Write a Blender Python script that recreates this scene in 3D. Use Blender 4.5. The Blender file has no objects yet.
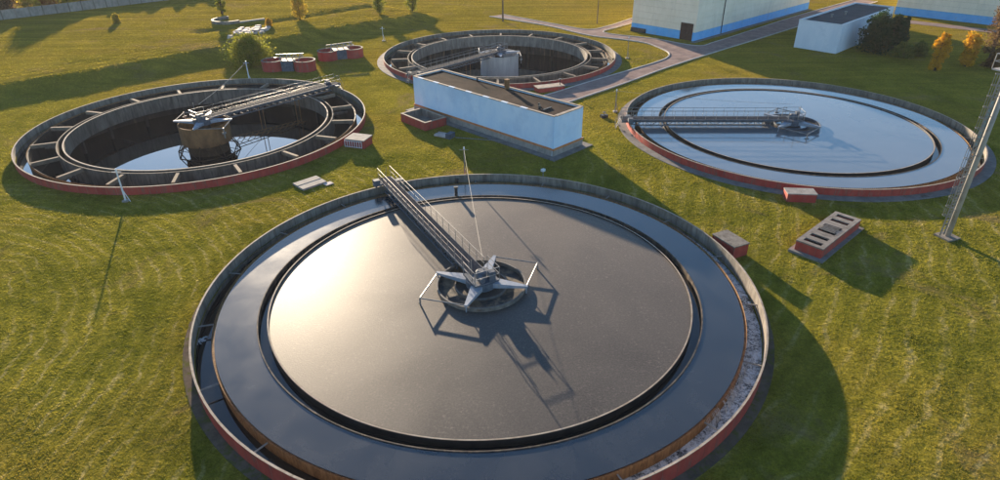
import bpy, bmesh, math, random
import numpy as np
from mathutils import Vector, Matrix
from mathutils.geometry import delaunay_2d_cdt
random.seed(7); RNG = np.random.default_rng(7)
S = bpy.context.scene
R = math.radians

# ------------------------------------------------------------------ camera
CAM_H = 26.6; FPX = 638.72; PITCH = .5103; ROLL = -.00774
cd = bpy.data.cameras.new('camera'); cam = bpy.data.objects.new('camera', cd)
S.collection.objects.link(cam); S.camera = cam
cd.sensor_fit = 'HORIZONTAL'; cd.sensor_width = 36; cd.lens = 36*FPX/1000
cd.clip_start = .5; cd.clip_end = 3000
_F = Vector((0, math.cos(PITCH), -math.sin(PITCH))); _U = Vector((0, math.sin(PITCH), math.cos(PITCH))); _R = Vector((1, 0, 0))
_c, _s = math.cos(ROLL), math.sin(ROLL)
_X = _R*_c+_U*_s; _Y = -_R*_s+_U*_c; _Z = -_F
cam.matrix_world = Matrix(((_X.x, _Y.x, _Z.x, 0), (_X.y, _Y.y, _Z.y, 0), (_X.z, _Y.z, _Z.z, CAM_H), (0, 0, 0, 1)))

# ------------------------------------------------------------------ light
SUN_AZ = R(21.5); SUN_EL = R(9.2)           # the sun stands behind and to the left; azimuth from +Y towards -X
w = bpy.data.worlds.new('World'); S.world = w; w.use_nodes = True
nt = w.node_tree; bg = nt.nodes['Background']
sky = nt.nodes.new('ShaderNodeTexSky'); sky.sky_type = 'NISHITA'; sky.sun_disc = False
sky.sun_elevation = SUN_EL; sky.sun_rotation = -SUN_AZ
sky.altitude = 150; sky.air_density = 1.0; sky.dust_density = .25; sky.ozone_density = 3.0
nt.links.new(sky.outputs[0], bg.inputs[0]); bg.inputs[1].default_value = .09
sd = bpy.data.lights.new('sun', 'SUN'); sun = bpy.data.objects.new('sun', sd); S.collection.objects.link(sun)
sd.energy = 5.0; sd.angle = R(.6); sd.color = (1, .81, .58)
_d = Vector((math.sin(SUN_AZ)*math.cos(SUN_EL), -math.cos(SUN_AZ)*math.cos(SUN_EL), -math.sin(SUN_EL)))
sun.rotation_euler = _d.to_track_quat('-Z', 'Y').to_euler(); sun.location = (-60, 150, 60)
vs = S.view_settings; vs.view_transform = 'Standard'; vs.look = 'None'; vs.exposure = 1.85; vs.gamma = 1; vs.use_curve_mapping = False
S.render.resolution_x = 1024; S.render.resolution_y = 492
S.cycles.max_bounces = 8; S.cycles.volume_bounces = 0

# ------------------------------------------------------------------ materials
def lk(m, a, b): m.node_tree.links.new(a, b)
def nd(m, t, **k):
    n = m.node_tree.nodes.new(t)
    for a, b in k.items(): setattr(n, a, b)
    return n
def pos(m, scale=(1, 1, 1), rot=(0, 0, 0)):
    g = nd(m, 'ShaderNodeNewGeometry'); mp = nd(m, 'ShaderNodeMapping')
    mp.inputs['Scale'].default_value = scale; mp.inputs['Rotation'].default_value = rot
    lk(m, g.outputs['Position'], mp.inputs['Vector']); return mp.outputs[0]
def noise(m, vec, sc, det=4, ro=.6, dist=0):
    n = nd(m, 'ShaderNodeTexNoise'); n.inputs['Scale'].default_value = sc; n.inputs['Detail'].default_value = det
    n.inputs['Roughness'].default_value = ro; n.inputs['Distortion'].default_value = dist
    if vec: lk(m, vec, n.inputs['Vector'])
    return n.outputs[0]
def ramp(m, f, a, b, ca=(0, 0, 0), cb=(1, 1, 1)):
    r = nd(m, 'ShaderNodeValToRGB'); e = r.color_ramp.elements
    e[0].position = a; e[1].position = b; e[0].color = (*ca, 1); e[1].color = (*cb, 1)
    lk(m, f, r.inputs[0]); return r.outputs[0]
def mix(m, f, a, b, mode='MIX'):
    x = nd(m, 'ShaderNodeMix', data_type='RGBA', blend_type=mode)
    for s, v in ((0, f), (6, a), (7, b)):
        if isinstance(v, (int, float)): x.inputs[s].default_value = v
        elif isinstance(v, tuple): x.inputs[s].default_value = (*v, 1)
        else: lk(m, v, x.inputs[s])
    return x.outputs[2]
def math_(m, op, a, b=0.):
    x = nd(m, 'ShaderNodeMath', operation=op)
    for i, v in enumerate((a, b)):
        if isinstance(v, (int, float)): x.inputs[i].default_value = v
        else: lk(m, v, x.inputs[i])
    return x.outputs[0]
def new(name):
    m = bpy.data.materials.new(name); m.use_nodes = True
    return m, m.node_tree.nodes['Principled BSDF']
def bump(m, p, h, st, dist=.05):
    b = nd(m, 'ShaderNodeBump'); b.inputs['Strength'].default_value = st; b.inputs['Distance'].default_value = dist
    lk(m, h, b.inputs['Height']); lk(m, b.outputs[0], p.inputs['Normal'])
def simple(name, c1, c2, sc=2., rough=.7, stretch=(1, 1, 1), bs=.3, lo=.35, hi=.65, metal=0., rnd=0., c3=None, sc3=.4, lo3=.55, hi3=.75, stretch3=(1, 1, 1), bd=.02, spec=.15):
    m, p = new(name)
    n = noise(m, pos(m, stretch), sc, 6, .65)
    c = ramp(m, n, lo, hi, c1, c2)
    if c3: c = mix(m, ramp(m, noise(m, pos(m, stretch3), sc3, 5, .65), lo3, hi3), c, c3)
    if rnd:
        oi = nd(m, 'ShaderNodeObjectInfo')
        v = math_(m, 'MULTIPLY_ADD', oi.outputs['Random'], 2*rnd); m.node_tree.nodes[-1].inputs[2].default_value = 1-rnd
        hs = nd(m, 'ShaderNodeHueSaturation'); lk(m, v, hs.inputs['Value']); lk(m, c, hs.inputs['Color']); c = hs.outputs[0]
    lk(m, c, p.inputs['Base Color']); p.inputs['Roughness'].default_value = rough; p.inputs['Metallic'].default_value = metal
    p.inputs['Specular IOR Level'].default_value = spec
    if bs: bump(m, p, noise(m, pos(m), sc*6, 4), bs, bd)
    return m
MT = {}
MT['concrete'] = simple('concrete', (.14, .122, .105), (.265, .235, .20), 1.2, .85, (1, 1, .35), .4, rnd=.10, c3=(.10, .085, .07), sc3=1.6, lo3=.5, hi3=.72, stretch3=(2.2, 2.2, .25))
MT['pale_concrete'] = simple('pale_concrete', (.22, .205, .19), (.34, .31, .28), 1.5, .85, (1, 1, .6), .3, rnd=.06, c3=(.2, .18, .16), sc3=2)
MT['coping'] = simple('coping', (.28, .22, .17), (.42, .35, .28), 2, .8, rnd=.08, c3=(.24, .17, .12), sc3=1.3)
MT['dirt'] = simple('dirt', (.085, .068, .052), (.17, .13, .095), 1.1, .95, (1, 1, 1), .5, spec=.02, c3=(.10, .10, .03), sc3=1.4, lo3=.5, hi3=.62)
MT['brown_lid'] = simple('brown_lid', (.17, .145, .125), (.27, .235, .205), 1.5, .85, (1, 1, 1), .3, rnd=.08, c3=(.11, .095, .08), sc3=1.2)
MT['apron'] = simple('apron', (.13, .125, .12), (.22, .205, .19), .9, .9, c3=(.11, .08, .05), sc3=.6)
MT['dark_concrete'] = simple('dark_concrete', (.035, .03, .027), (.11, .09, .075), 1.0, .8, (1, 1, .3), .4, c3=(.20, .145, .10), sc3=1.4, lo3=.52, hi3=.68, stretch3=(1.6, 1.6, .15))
MT['brown_concrete'] = simple('brown_concrete', (.09, .075, .062), (.18, .15, .125), 1.2, .85, (1, 1, .35), .4, c3=(.06, .05, .04), sc3=1.6, lo3=.5, hi3=.72, stretch3=(2.2, 2.2, .25))
MT['beam'] = simple('beam', (.15, .115, .085), (.27, .205, .15), 1.5, .85, (1, 1, 1), .3, rnd=.15, c3=(.08, .06, .05), sc3=1.5)
MT['well_steel'] = simple('well_steel', (.10, .095, .09), (.20, .18, .16), 2, .7, bs=.2, c3=(.12, .07, .035), sc3=1.5)
MT['sludge'] = simple('sludge', (.012, .011, .012), (.035, .03, .028), .6, .6)
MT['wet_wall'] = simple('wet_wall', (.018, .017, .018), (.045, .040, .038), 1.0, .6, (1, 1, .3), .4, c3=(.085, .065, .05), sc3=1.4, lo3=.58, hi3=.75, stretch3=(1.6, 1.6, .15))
MT['red_paint'] = simple('red_paint', (.29, .032, .026), (.40, .058, .042), 1.5, .65, (1, 1, .5), .2, rnd=.05, c3=(.20, .085, .065), sc3=1.6, lo3=.52, hi3=.68, stretch3=(1.5, 1.5, .4), spec=.4)
MT['algae'] = simple('algae', (.16, .085, .04), (.33, .19, .09), 3, .8, (2, 2, .4), .4, c3=(.06, .045, .03), sc3=2.5)
MT['rust'] = simple('rust', (.15, .075, .035), (.27, .14, .06), 1.2, .85, (1, 1, .4), .4, c3=(.07, .045, .03), sc3=.8)
MT['dark_rust'] = simple('dark_rust', (.045, .03, .022), (.10, .065, .04), 1.5, .85, (1, 1, .4), .4)
MT['drum_grey'] = simple('drum_grey', (.36, .33, .31), (.50, .46, .43), 1.0, .8, (1.4, 1.4, .2), .3, c3=(.20, .13, .09), sc3=1.2, lo3=.58, hi3=.75, stretch3=(1.6, 1.6, .15))
MT['steel'] = simple('steel', (.055, .072, .098), (.11, .13, .16), 2.5, .7, bs=.15, spec=.2, c3=(.10, .075, .055), sc3=2.2, lo3=.6, hi3=.75)
MT['deck'] = simple('deck', (.010, .018, .034), (.022, .032, .05), 3, .95, bs=.08, spec=.03)
MT['rail'] = simple('rail', (.17, .168, .168), (.29, .28, .27), 3, .45, bs=0, metal=.3, c3=(.22, .14, .09), sc3=2.5, lo3=.6, hi3=.75)
MT['arm_paint'] = simple('arm_paint', (.19, .23, .29), (.32, .35, .40), 2, .55, bs=.1, c3=(.25, .20, .16), sc3=2)
MT['dark_metal'] = simple('dark_metal', (.03, .032, .036), (.08, .08, .08), 3, .5, bs=.1, metal=.4)
MT['blue_wall'] = simple('blue_wall', (.52, .70, .88), (.62, .77, .91), .7, .85, (1, 1, .4), .25, c3=(.44, .60, .78), sc3=.35, lo3=.5, hi3=.75)
MT['white_wall'] = simple('white_wall', (.60, .67, .76), (.70, .75, .82), .5, .85, (1, 1, .4), .2, c3=(.50, .57, .66), sc3=.3)
MT['stripe'] = simple('stripe', (.48, .17, .06), (.58, .24, .10), 1.5, .7)
MT['bitumen'] = simple('bitumen', spec=.02, c1=(.042, .031, .025), c2=(.075, .054, .043), sc=.5, rough=.95, c3=(.035, .03, .026), sc3=.25, lo3=.5, hi3=.62, bs=.4)
MT['dark_bitumen'] = simple('dark_bitumen', (.025, .028, .035), (.05, .052, .058), .4, .8, bs=.4)
MT['cream'] = simple('cream', (.80, .70, .54), (.88, .78, .62), .8, .85, (1, 1, .5), .2, rnd=.04, c3=(.70, .62, .50), sc3=.5, stretch3=(1, 1, .2))
MT['blue_band'] = simple('blue_band', (.12, .42, .80), (.18, .50, .86), .8, .7, c3=(.25, .40, .58), sc3=.5)
MT['door'] = simple('door', (.05, .028, .025), (.08, .045, .035), 2, .6)
MT['road'] = simple('road', (.22, .155, .135), (.32, .235, .205), .6, .95, spec=.02, c3=(.13, .11, .10), sc3=.25, bs=.4)
MT['kerb'] = simple('kerb', (.40, .37, .34), (.52, .48, .44), 1, .85, rnd=.08)
MT['bark'] = simple('bark', (.05, .035, .025), (.12, .09, .07), 3, .9, (1, 1, .3))
MT['stone'] = simple('stone', (.34, .29, .26), (.58, .50, .46), 1.0, .85)
MT['pole'] = simple('pole', (.30, .30, .30), (.44, .43, .41), 2, .7, (1, 1, .3))
MT['mast'] = simple('mast', (.30, .28, .26), (.43, .40, .37), 1.5, .7, (1, 1, .3), c3=(.2, .17, .14), sc3=1.2)
MT['teal_metal'] = simple('teal_metal', (.10, .26, .34), (.16, .34, .42), 2, .5)
MT['wood'] = simple('wood', (.06, .048, .04), (.13, .10, .08), 2, .85, (1, 1, .2))
MT['cable'] = simple('cable', (.18, .17, .16), (.26, .25, .24), 2, .6, bs=0)
MT['foam'] = simple('foam', (.42, .44, .46), (.70, .71, .72), 6, .7, bs=.6, lo=.3, hi=.6)
MT['white_metal'] = simple('white_metal', (.58, .60, .62), (.7, .7, .7), 2, .5, bs=0)

def water(name, c1, c2, rough, ior, bs, sc=.35, grain=14., gamp=.5, bsc=2.2):
    m, p = new(name)
    n1 = noise(m, pos(m), sc, 5, .6, .6); n2 = noise(m, pos(m), grain, 3, .7)
    f = math_(m, 'ADD', math_(m, 'MULTIPLY', n1, 1-gamp*.5), math_(m, 'MULTIPLY', n2, gamp*.5))
    lk(m, ramp(m, f, .36, .64, c1, c2), p.inputs['Base Color'])
    rr = math_(m, 'MULTIPLY_ADD', n1, rough*.5); m.node_tree.nodes[-1].inputs[2].default_value = rough*.75
    lk(m, rr, p.inputs['Roughness']); p.inputs['IOR'].default_value = ior
    if bs: bump(m, p, math_(m, 'ADD', noise(m, pos(m, (1, 1, 1)), bsc, 3), math_(m, 'MULTIPLY', n2, .3)), bs, .03)
    return m
MT['water_disc'] = water('water_disc', (.018, .020, .024), (.064, .061, .060), .43, 1.28, .22, sc=.12, grain=9., gamp=1.2, bsc=9.)
_m = MT['water_disc']; _p = _m.node_tree.nodes['Principled BSDF']
_p.inputs['Sheen Weight'].default_value = .20; _p.inputs['Sheen Roughness'].default_value = .45; _p.inputs['Sheen Tint'].default_value = (1, .80, .62, 1)
_bc = _p.inputs['Base Color'].links[0].from_socket
_film = ramp(_m, noise(_m, pos(_m, (1, 1, 1)), .5, 8, .75, 1.5), .48, .62); _spk = ramp(_m, noise(_m, pos(_m, (1, 1, 1)), 5.5, 4, .8), .52, .66)
_fa = math_(_m, 'ADD', math_(_m, 'MULTIPLY', _film, .6), .25)
lk(_m, mix(_m, math_(_m, 'MULTIPLY', math_(_m, 'MULTIPLY', _spk, _fa), .7), _bc, (.165, .147, .130)), _p.inputs['Base Color'])
MT['water_annulus'] = water('water_annulus', (.020, .024, .030), (.034, .037, .041), .18, 1.75, .05, gamp=.5, bsc=6.)
MT['water_clear'] = water('water_clear', (.115, .125, .136), (.140, .148, .156), .07, 2.0, .02, sc=.15, gamp=.1, bsc=1.)
MT['water_dark'] = water('water_dark', (.008, .009, .011), (.015, .015, .016), .05, 1.5, .03, gamp=.1)
MT['water_pool'] = water('water_pool', (.006, .007, .009), (.012, .012, .014), .02, 2.9, .012, gamp=.1)

def foam_water():
    m, p = new('launder_foam')
    n1 = noise(m, pos(m), 1.1, 6, .7, 1.0); n2 = noise(m, pos(m), 9, 4, .7)
    f = math_(m, 'ADD', math_(m, 'MULTIPLY', n1, .6), math_(m, 'MULTIPLY', n2, .4))
    lk(m, ramp(m, f, .43, .56, (.02, .026, .036), (.62, .66, .72)), p.inputs['Base Color']); p.inputs['Roughness'].default_value = .35
    bump(m, p, n2, .6, .05); return m
MT['launder_foam'] = foam_water()

def grass_colour(m):
    """meadow colour from world position: green to gold patches, mown rows with dry clippings"""
    big = noise(m, pos(m), .035, 4, .6); mid = noise(m, pos(m), .22, 5, .65, .4); fine = noise(m, pos(m), 2.6, 4, .7)
    a = ramp(m, mid, .34, .66, (.118, .116, .014), (.235, .200, .030))
    gold = ramp(m, big, .45, .62); c = mix(m, math_(m, 'MULTIPLY', gold, .55), a, (.265, .185, .036))
    # drier, more golden meadow further out
    g = nd(m, 'ShaderNodeNewGeometry'); sx = nd(m, 'ShaderNodeSeparateXYZ'); lk(m, g.outputs['Position'], sx.inputs[0])
    mr = nd(m, 'ShaderNodeMapRange'); lk(m, sx.outputs[1], mr.inputs[0]); mr.inputs[1].default_value = 70; mr.inputs[2].default_value = 150
    c = mix(m, math_(m, 'MULTIPLY', mr.outputs[0], .55), c, (.285, .205, .030))
    st = ramp(m, noise(m, pos(m, (.035, .9, 1), (0, 0, R(-45.5))), 1., 4, .6), .36, .64, (.58, .60, .55), (1.12, 1.08, 1.0))
    c = mix(m, mr.outputs[0], c, mix(m, 1., c, st, 'MULTIPLY'))
    # mown rows
    def rows(cx, cy, scale, dist):
        wv = nd(m, 'ShaderNodeTexWave', wave_type='RINGS', rings_direction='Z', wave_profile='SIN')
        wv.inputs['Scale'].default_value = scale; wv.inputs['Distortion'].default_value = dist; wv.inputs['Detail'].default_value = 3
        wv.inputs['Detail Scale'].default_value = .8; wv.inputs['Detail Roughness'].default_value = .65
        g2 = nd(m, 'ShaderNodeNewGeometry'); mp = nd(m, 'ShaderNodeMapping'); mp.inputs['Location'].default_value = (-cx, -cy, 0)
        lk(m, g2.outputs['Position'], mp.inputs['Vector']); lk(m, mp.outputs[0], wv.inputs['Vector']); return wv.outputs['Fac']
    left = rows(-50, 28, .27, 6.5); right = rows(-21, 67, .19, 6.0)
    side = nd(m, 'ShaderNodeMapRange'); lk(m, sx.outputs[0], side.inputs[0]); side.inputs[1].default_value = -6; side.inputs[2].default_value = 6
    rw = nd(m, 'ShaderNodeMix'); lk(m, side.outputs[0], rw.inputs[0]); lk(m, left, rw.inputs[2]); lk(m, right, rw.inputs[3])
    brk = ramp(m, noise(m, pos(m), .22, 5, .7), .43, .58)
    line = math_(m, 'MULTIPLY', ramp(m, rw.outputs[0], .84, .98), brk)
    near = nd(m, 'ShaderNodeMapRange'); lk(m, sx.outputs[1], near.inputs[0]); near.inputs[1].default_value = 75; near.inputs[2].default_value = 55
    line = math_(m, 'MULTIPLY', line, near.outputs[0])
    line = math_(m, 'MULTIPLY', line, ramp(m, fine, .3, .6))
    c = mix(m, math_(m, 'MULTIPLY', line, .58), c, (.37, .30, .155))
    dk = ramp(m, rw.outputs[0], .05, .35, (.82, .85, .80), (1, 1, 1))
    c = mix(m, math_(m, 'MULTIPLY', near.outputs[0], .8), c, mix(m, 1., c, dk, 'MULTIPLY'))
    c = mix(m, .55, c, mix(m, 1., c, ramp(m, fine, .3, .7, (.55, .6, .5), (1.35, 1.3, 1.2)), 'MULTIPLY'))
    grit = noise(m, pos(m), 8.5, 3, .75)
    c = mix(m, .7, c, mix(m, 1., c, ramp(m, grit, .32, .68, (.5, .54, .45), (1.5, 1.45, 1.35)), 'MULTIPLY'))
    # bare earth ruts
    rut = ramp(m, noise(m, pos(m, (1, 1, 1)), .11, 6, .72, .8), .555, .68)
    c = mix(m, math_(m, 'MULTIPLY', rut, .6), c, (.20, .135, .07))
    return c
m, p = new('meadow'); MT['meadow'] = m
lk(m, grass_colour(m), p.inputs['Base Color']); p.inputs['Roughness'].default_value = 1; p.inputs['Specular IOR Level'].default_value = 0
bump(m, p, math_(m, 'ADD', noise(m, pos(m), 3.2, 5, .7), math_(m, 'MULTIPLY', noise(m, pos(m), .5, 3), 1.5)), .9, .12)
m, p = new('grass_blade'); MT['grass_blade'] = m
_gc = grass_colour(m); hs = nd(m, 'ShaderNodeHueSaturation'); hs.inputs['Value'].default_value = 1.5; lk(m, _gc, hs.inputs['Color'])
lk(m, hs.outputs[0], p.inputs['Base Color']); p.inputs['Roughness'].default_value = .9; p.inputs['Specular IOR Level'].default_value = 0
tr = nd(m, 'ShaderNodeBsdfTranslucent'); lk(m, hs.outputs[0], tr.inputs['Color']); ms = nd(m, 'ShaderNodeMixShader'); ms.inputs[0].default_value = .5
lk(m, p.outputs[0], ms.inputs[1]); lk(m, tr.outputs[0], ms.inputs[2]); lk(m, ms.outputs[0], m.node_tree.nodes['Material Output'].inputs[0])

def leaf_mat(name, c1, c2, c3):
    m, p = new(name); n = noise(m, pos(m), 1.4, 3, .7); c = ramp(m, n, .35, .62, c1, c2)
    c = mix(m, ramp(m, noise(m, pos(m), .8, 3), .55, .7), c, c3)
    lk(m, c, p.inputs['Base Color']); p.inputs['Roughness'].default_value = .7; p.inputs['Specular IOR Level'].default_value = .05
    tr = nd(m, 'ShaderNodeBsdfTranslucent'); lk(m, c, tr.inputs['Color']); ms = nd(m, 'ShaderNodeMixShader'); ms.inputs[0].default_value = .4
    lk(m, p.outputs[0], ms.inputs[1]); lk(m, tr.outputs[0], ms.inputs[2]); lk(m, ms.outputs[0], m.node_tree.nodes['Material Output'].inputs[0])
    return m
MT['leaf_dark'] = leaf_mat('leaf_dark', (.016, .045, .020), (.035, .075, .028), (.075, .095, .025))
MT['leaf_green'] = leaf_mat('leaf_green', (0.08, 0.12, 0.024), (0.192, 0.2, 0.04), (0.272, 0.24, 0.048))
MT['leaf_bush'] = leaf_mat('leaf_bush', (.14, .16, .02), (.26, .25, .03), (.32, .27, .035))
MT['leaf_yellow'] = leaf_mat('leaf_yellow', (0.32, 0.24, 0.032), (0.608, 0.416, 0.048), (0.224, 0.208, 0.048))
MT['leaf_orange'] = leaf_mat('leaf_orange', (.50, .25, .015), (.68, .38, .02), (.40, .26, .03))
MT['leaf_brown'] = leaf_mat('leaf_brown', (0.088, 0.056, 0.031), (0.175, 0.106, 0.05), (0.25, 0.15, 0.037))
MT['leaf_red'] = leaf_mat('leaf_red', (0.416, 0.144, 0.048), (0.608, 0.288, 0.064), (0.48, 0.352, 0.064))

# ------------------------------------------------------------------ mesh helpers
class MB:
    def __init__(s): s.v = []; s.f = []; s.mi = []
    def add(s, vs, fs, mi=0):
        o = len(s.v); s.v += [tuple(v) for v in vs]; s.f += [tuple(i+o for i in f) for f in fs]; s.mi += [mi]*len(fs); return s
    def hexa(s, p, mi=0):          # 8 points: bottom loop then top loop
        return s.add(p, [(3, 2, 1, 0), (4, 5, 6, 7), (0, 1, 5, 4), (1, 2, 6, 5), (2, 3, 7, 6), (3, 0, 4, 7)], mi)
    def box(s, x0, x1, y0, y1, z0, z1, mi=0):
        return s.hexa([(x0, y0, z0), (x1, y0, z0), (x1, y1, z0), (x0, y1, z0), (x0, y0, z1), (x1, y0, z1), (x1, y1, z1), (x0, y1, z1)], mi)
    def bar(s, a, b, w, h=None, mi=0):
        a = Vector(a); b = Vector(b); d = (b-a).normalized(); h = h or w
        x = d.cross(Vector((0, 0, 1)));  x = Vector((1, 0, 0)) if x.length < 1e-4 else x.normalized(); y = x.cross(d)
        q = [(-1, -1), (1, -1), (1, 1), (-1, 1)]
        return s.hexa([c+x*(w/2*i)+y*(h/2*j) for c in (a, b) for i, j in q], mi)
    def tube(s, a, b, r, r2=None, n=8, mi=0, cap=True):
        a = Vector(a); b = Vector(b); d = (b-a).normalized(); r2 = r if r2 is None else r2
        x = d.orthogonal().normalized(); y = d.cross(x); vs = []
        for c, rr in ((a, r), (b, r2)):
            for i in range(n): t = 2*math.pi*i/n; vs.append(c+x*(rr*math.cos(t))+y*(rr*math.sin(t)))
        fs = [(i, (i+1) % n, n+(i+1) % n, n+i) for i in range(n)]
        if cap: fs += [tuple(range(n))[::-1], tuple(range(n, 2*n))]
        return s.add(vs, fs, mi)
    def lathe(s, prof, n=160, a0=0., a1=2*math.pi, mi=0, closed=True, cx=0, cy=0, caps=True):
        full = abs(a1-a0-2*math.pi) < 1e-6; k = len(prof); m_ = n if full else n+1; vs = []
        for i in range(m_):
            t = a0+(a1-a0)*i/n
            for r, z in prof: vs.append((cx+r*math.cos(t), cy+r*math.sin(t), z))
        fs = []
        for i in range(n):
            j = (i+1) % m_
            for q in range(k if closed else k-1):
                q2 = (q+1) % k; fs.append((i*k+q, j*k+q, j*k+q2, i*k+q2))
        if not full and closed and caps: fs += [tuple(range(k)), tuple(range((m_-1)*k, m_*k))[::-1]]
        return s.add(vs, fs, mi)
    def mesh(s, name, mats, smooth=False):
        me = bpy.data.meshes.new(name); me.from_pydata(s.v, [], s.f)
        for x in (mats if isinstance(mats, (list, tuple)) else [mats]): me.materials.append(MT[x])
        if any(s.mi): me.polygons.foreach_set('material_index', s.mi)
        if smooth: me.polygons.foreach_set('use_smooth', [True]*len(me.polygons))
        me.update(); return me
    def build(s, name, mats, parent=None, smooth=False, loc=None, rz=0.):
        return link(name, s.mesh(name, mats, smooth), parent, loc, rz)
def link(name, me, parent=None, loc=None, rz=0.):
    o = bpy.data.objects.new(name, me); S.collection.objects.link(o)
    if parent: o.parent = parent
    if loc: o.location = loc
    o.rotation_euler.z = rz; return o
def tag(o, label, cat, group=None, kind=None):
    if label: o['label'] = label
    if cat: o['category'] = cat
    if group: o['group'] = group
    if kind: o['kind'] = kind
    return o
def thing(name, loc, label, cat, rz=0., group=None):
    o = link(name, None, None, loc, rz); o.empty_display_size = .3; return tag(o, label, cat, group)

# directions of the site grid
GA = R(44.0); U = np.array([math.cos(GA), math.sin(GA)]); V = np.array([-math.sin(GA), math.cos(GA)])
TC = {1: (-1.42, 39.91), 2: (-37.1, 77.25), 3: (.15, 113.06), 4: (35.91, 75.39)}

# ------------------------------------------------------------------ terrain
MOUND_P = np.array([-48., 116.5]); MOUND_N = np.array([-math.sin(R(45.5)), math.cos(R(45.5))]); MOUND_U = np.array([math.cos(R(45.5)), math.sin(R(45.5))]); MOUND_H = 1.6
_wv = [(RNG.normal(size=2)*k, RNG.uniform(0, 6.28), a) for k, a in ((.25, 1), (.25, 1), (.6, .7), (.6, .7), (1.1, .45), (1.1, .45), (1.5, .35))]
def smooth(t): t = np.clip(t, 0, 1); return t*t*(3-2*t)
def height(x, y):
    x = np.asarray(x, float); y = np.asarray(y, float)
    n = sum(a*np.sin(k[0]*x+k[1]*y+ph) for k, ph, a in _wv)/4.6
    z = -.05+.045*n
    px, py = x-MOUND_P[0], y-MOUND_P[1]
    d = px*MOUND_N[0]+py*MOUND_N[1]; e = px*MOUND_U[0]+py*MOUND_U[1]
    wob = .5*np.sin(e*.21)+.35*np.sin(e*.53+1)
    front = smooth((d+wob+2.6)/3.2); side = smooth((50-e+wob)/6.)
    z = z+MOUND_H*front*side
    # ditch across the raised field
    dd = np.abs((d-16.5)+.02*(e-10)+.6*np.sin(e*.1)); z = z-.9*smooth(1-dd/2.2)*smooth((e+1)/4.)*front*side
    rut = np.exp(-((d-5.0+wob*.3)/.35)**2)+np.exp(-((d-7.0+wob*.3)/.35)**2)+.7*np.exp(-((d-2.2+wob*.4)/.5)**2)
    z = z-.26*rut*front*side
    tx, ty = x-TC[1][0], y-TC[1][1]; tr_ = np.hypot(tx, ty)+1e-6; ww = np.clip((tx*.45-ty*.9)/tr_*.75+.45, 0, 1)
    z = z-.38*smooth((30-tr_)/8.)*smooth(ww)
    far = np.hypot(x, y-60); z = z+smooth((far-240)/300)*4.
    return z
def ground():
    pts = []
    for y in np.arange(12, 190, 1.6):
        hw = 26+y*.95
        st = 1.6 if y < 130 else 2.0
        xs = np.arange(-hw, hw, st); pts += [(x+RNG.uniform(-.3, .3), y+RNG.uniform(-.3, .3)) for x in xs]
    pts = np.array(pts)
    for c in TC.values(): pts = pts[np.hypot(pts[:, 0]-c[0], pts[:, 1]-c[1]) > 20.9]
    co = [Vector(p) for p in pts]; ed = []
    for c in TC.values():
        b = len(co); n = 120
        co += [Vector((c[0]+19.85*math.cos(2*math.pi*i/n), c[1]+19.85*math.sin(2*math.pi*i/n))) for i in range(n)]
        ed += [(b+i, b+(i+1) % n) for i in range(n)]
    for r in np.linspace(260, 1500, 6):
        co += [Vector((r*math.cos(t), 60+r*math.sin(t))) for t in np.linspace(0, 2*math.pi, 48, endpoint=False)]
    for x in np.arange(-250, 251, 20):
        for y in (-200, -150, -100, -60, -30, -10, 5, 205, 230): co.append(Vector((float(x), float(y))))
    v, e, f, *_ = delaunay_2d_cdt(co, ed, [], 0, 1e-4)
    v = np.array([(p.x, p.y) for p in v]); f = [t for t in f]
    cen = np.array([v[list(t)].mean(0) for t in f]); keep = np.ones(len(f), bool)
    for c in TC.values(): keep &= np.hypot(cen[:, 0]-c[0], cen[:, 1]-c[1]) > 19.8
    z = height(v[:, 0], v[:, 1])
    me = bpy.data.meshes.new('ground'); me.from_pydata([(a[0], a[1], b) for a, b in zip(v, z)], [], [t for t, k in zip(f, keep) if k])
    me.materials.append(MT['meadow']); me.polygons.foreach_set('use_smooth', [True]*len(me.polygons)); me.update()
    o = link('ground', me); o['kind'] = 'structure'
ground()

# ------------------------------------------------------------------ roads
def in_poly(x, y, poly):
    c = np.zeros(len(x), bool); j = len(poly)-1
    for i in range(len(poly)):
        xi, yi = poly[i]; xj, yj = poly[j]
        if yi != yj: c ^= ((yi > y) != (yj > y)) & (x < (xj-xi)*(y-yi)/(yj-yi)+xi)
        j = i
    return c
def flat(name, pts, z, mat, kind='structure'):
    n = len(pts); v, e, f, *_ = delaunay_2d_cdt([Vector(p) for p in pts], [(i, (i+1) % n) for i in range(n)], [], 0, 1e-4)
    c = np.array([[sum(v[i].x for i in t)/3, sum(v[i].y for i in t)/3] for t in f]); k = in_poly(c[:, 0], c[:, 1], pts)
    me = bpy.data.meshes.new(name); me.from_pydata([(p.x, p.y, z) for p in v], [], [t for t, q in zip(f, k) if q]); me.update()
    me.materials.append(MT[mat]); o = link(name, me); o['kind'] = kind; return o
def curve(pts, n=8):
    pts = [np.array(p, float) for p in pts]; out = []
    for i in range(len(pts)-1):
        a = pts[max(i-1, 0)]; b = pts[i]; c = pts[i+1]; d = pts[min(i+2, len(pts)-1)]
        for k in range(n):
            t = k/n; out.append(.5*((2*b)+(c-a)*t+(2*a-5*b+4*c-d)*t*t+(-a+3*b-3*c+d)*t**3))
    out.append(pts[-1]); return [tuple(p) for p in out]
lower = curve([(8.2, 85.0), (12.5, 89.3), (19.7, 96.5), (26.6, 103.9), (35.2, 112.3), (50.5, 126.5), (66.5, 141.5), (95, 168.5)])
upper = curve([(5.2, 88.6), (7.9, 90.9), (13.4, 96.3), (21.7, 103.9), (27.4, 109.4), (29.6, 112.6), (30.2, 115.6), (29.4, 119.0), (27.6, 123.4), (23.8, 126.6), (19.3, 129.4), (16.2, 132.7), (10, 141), (-2, 152)])
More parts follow.
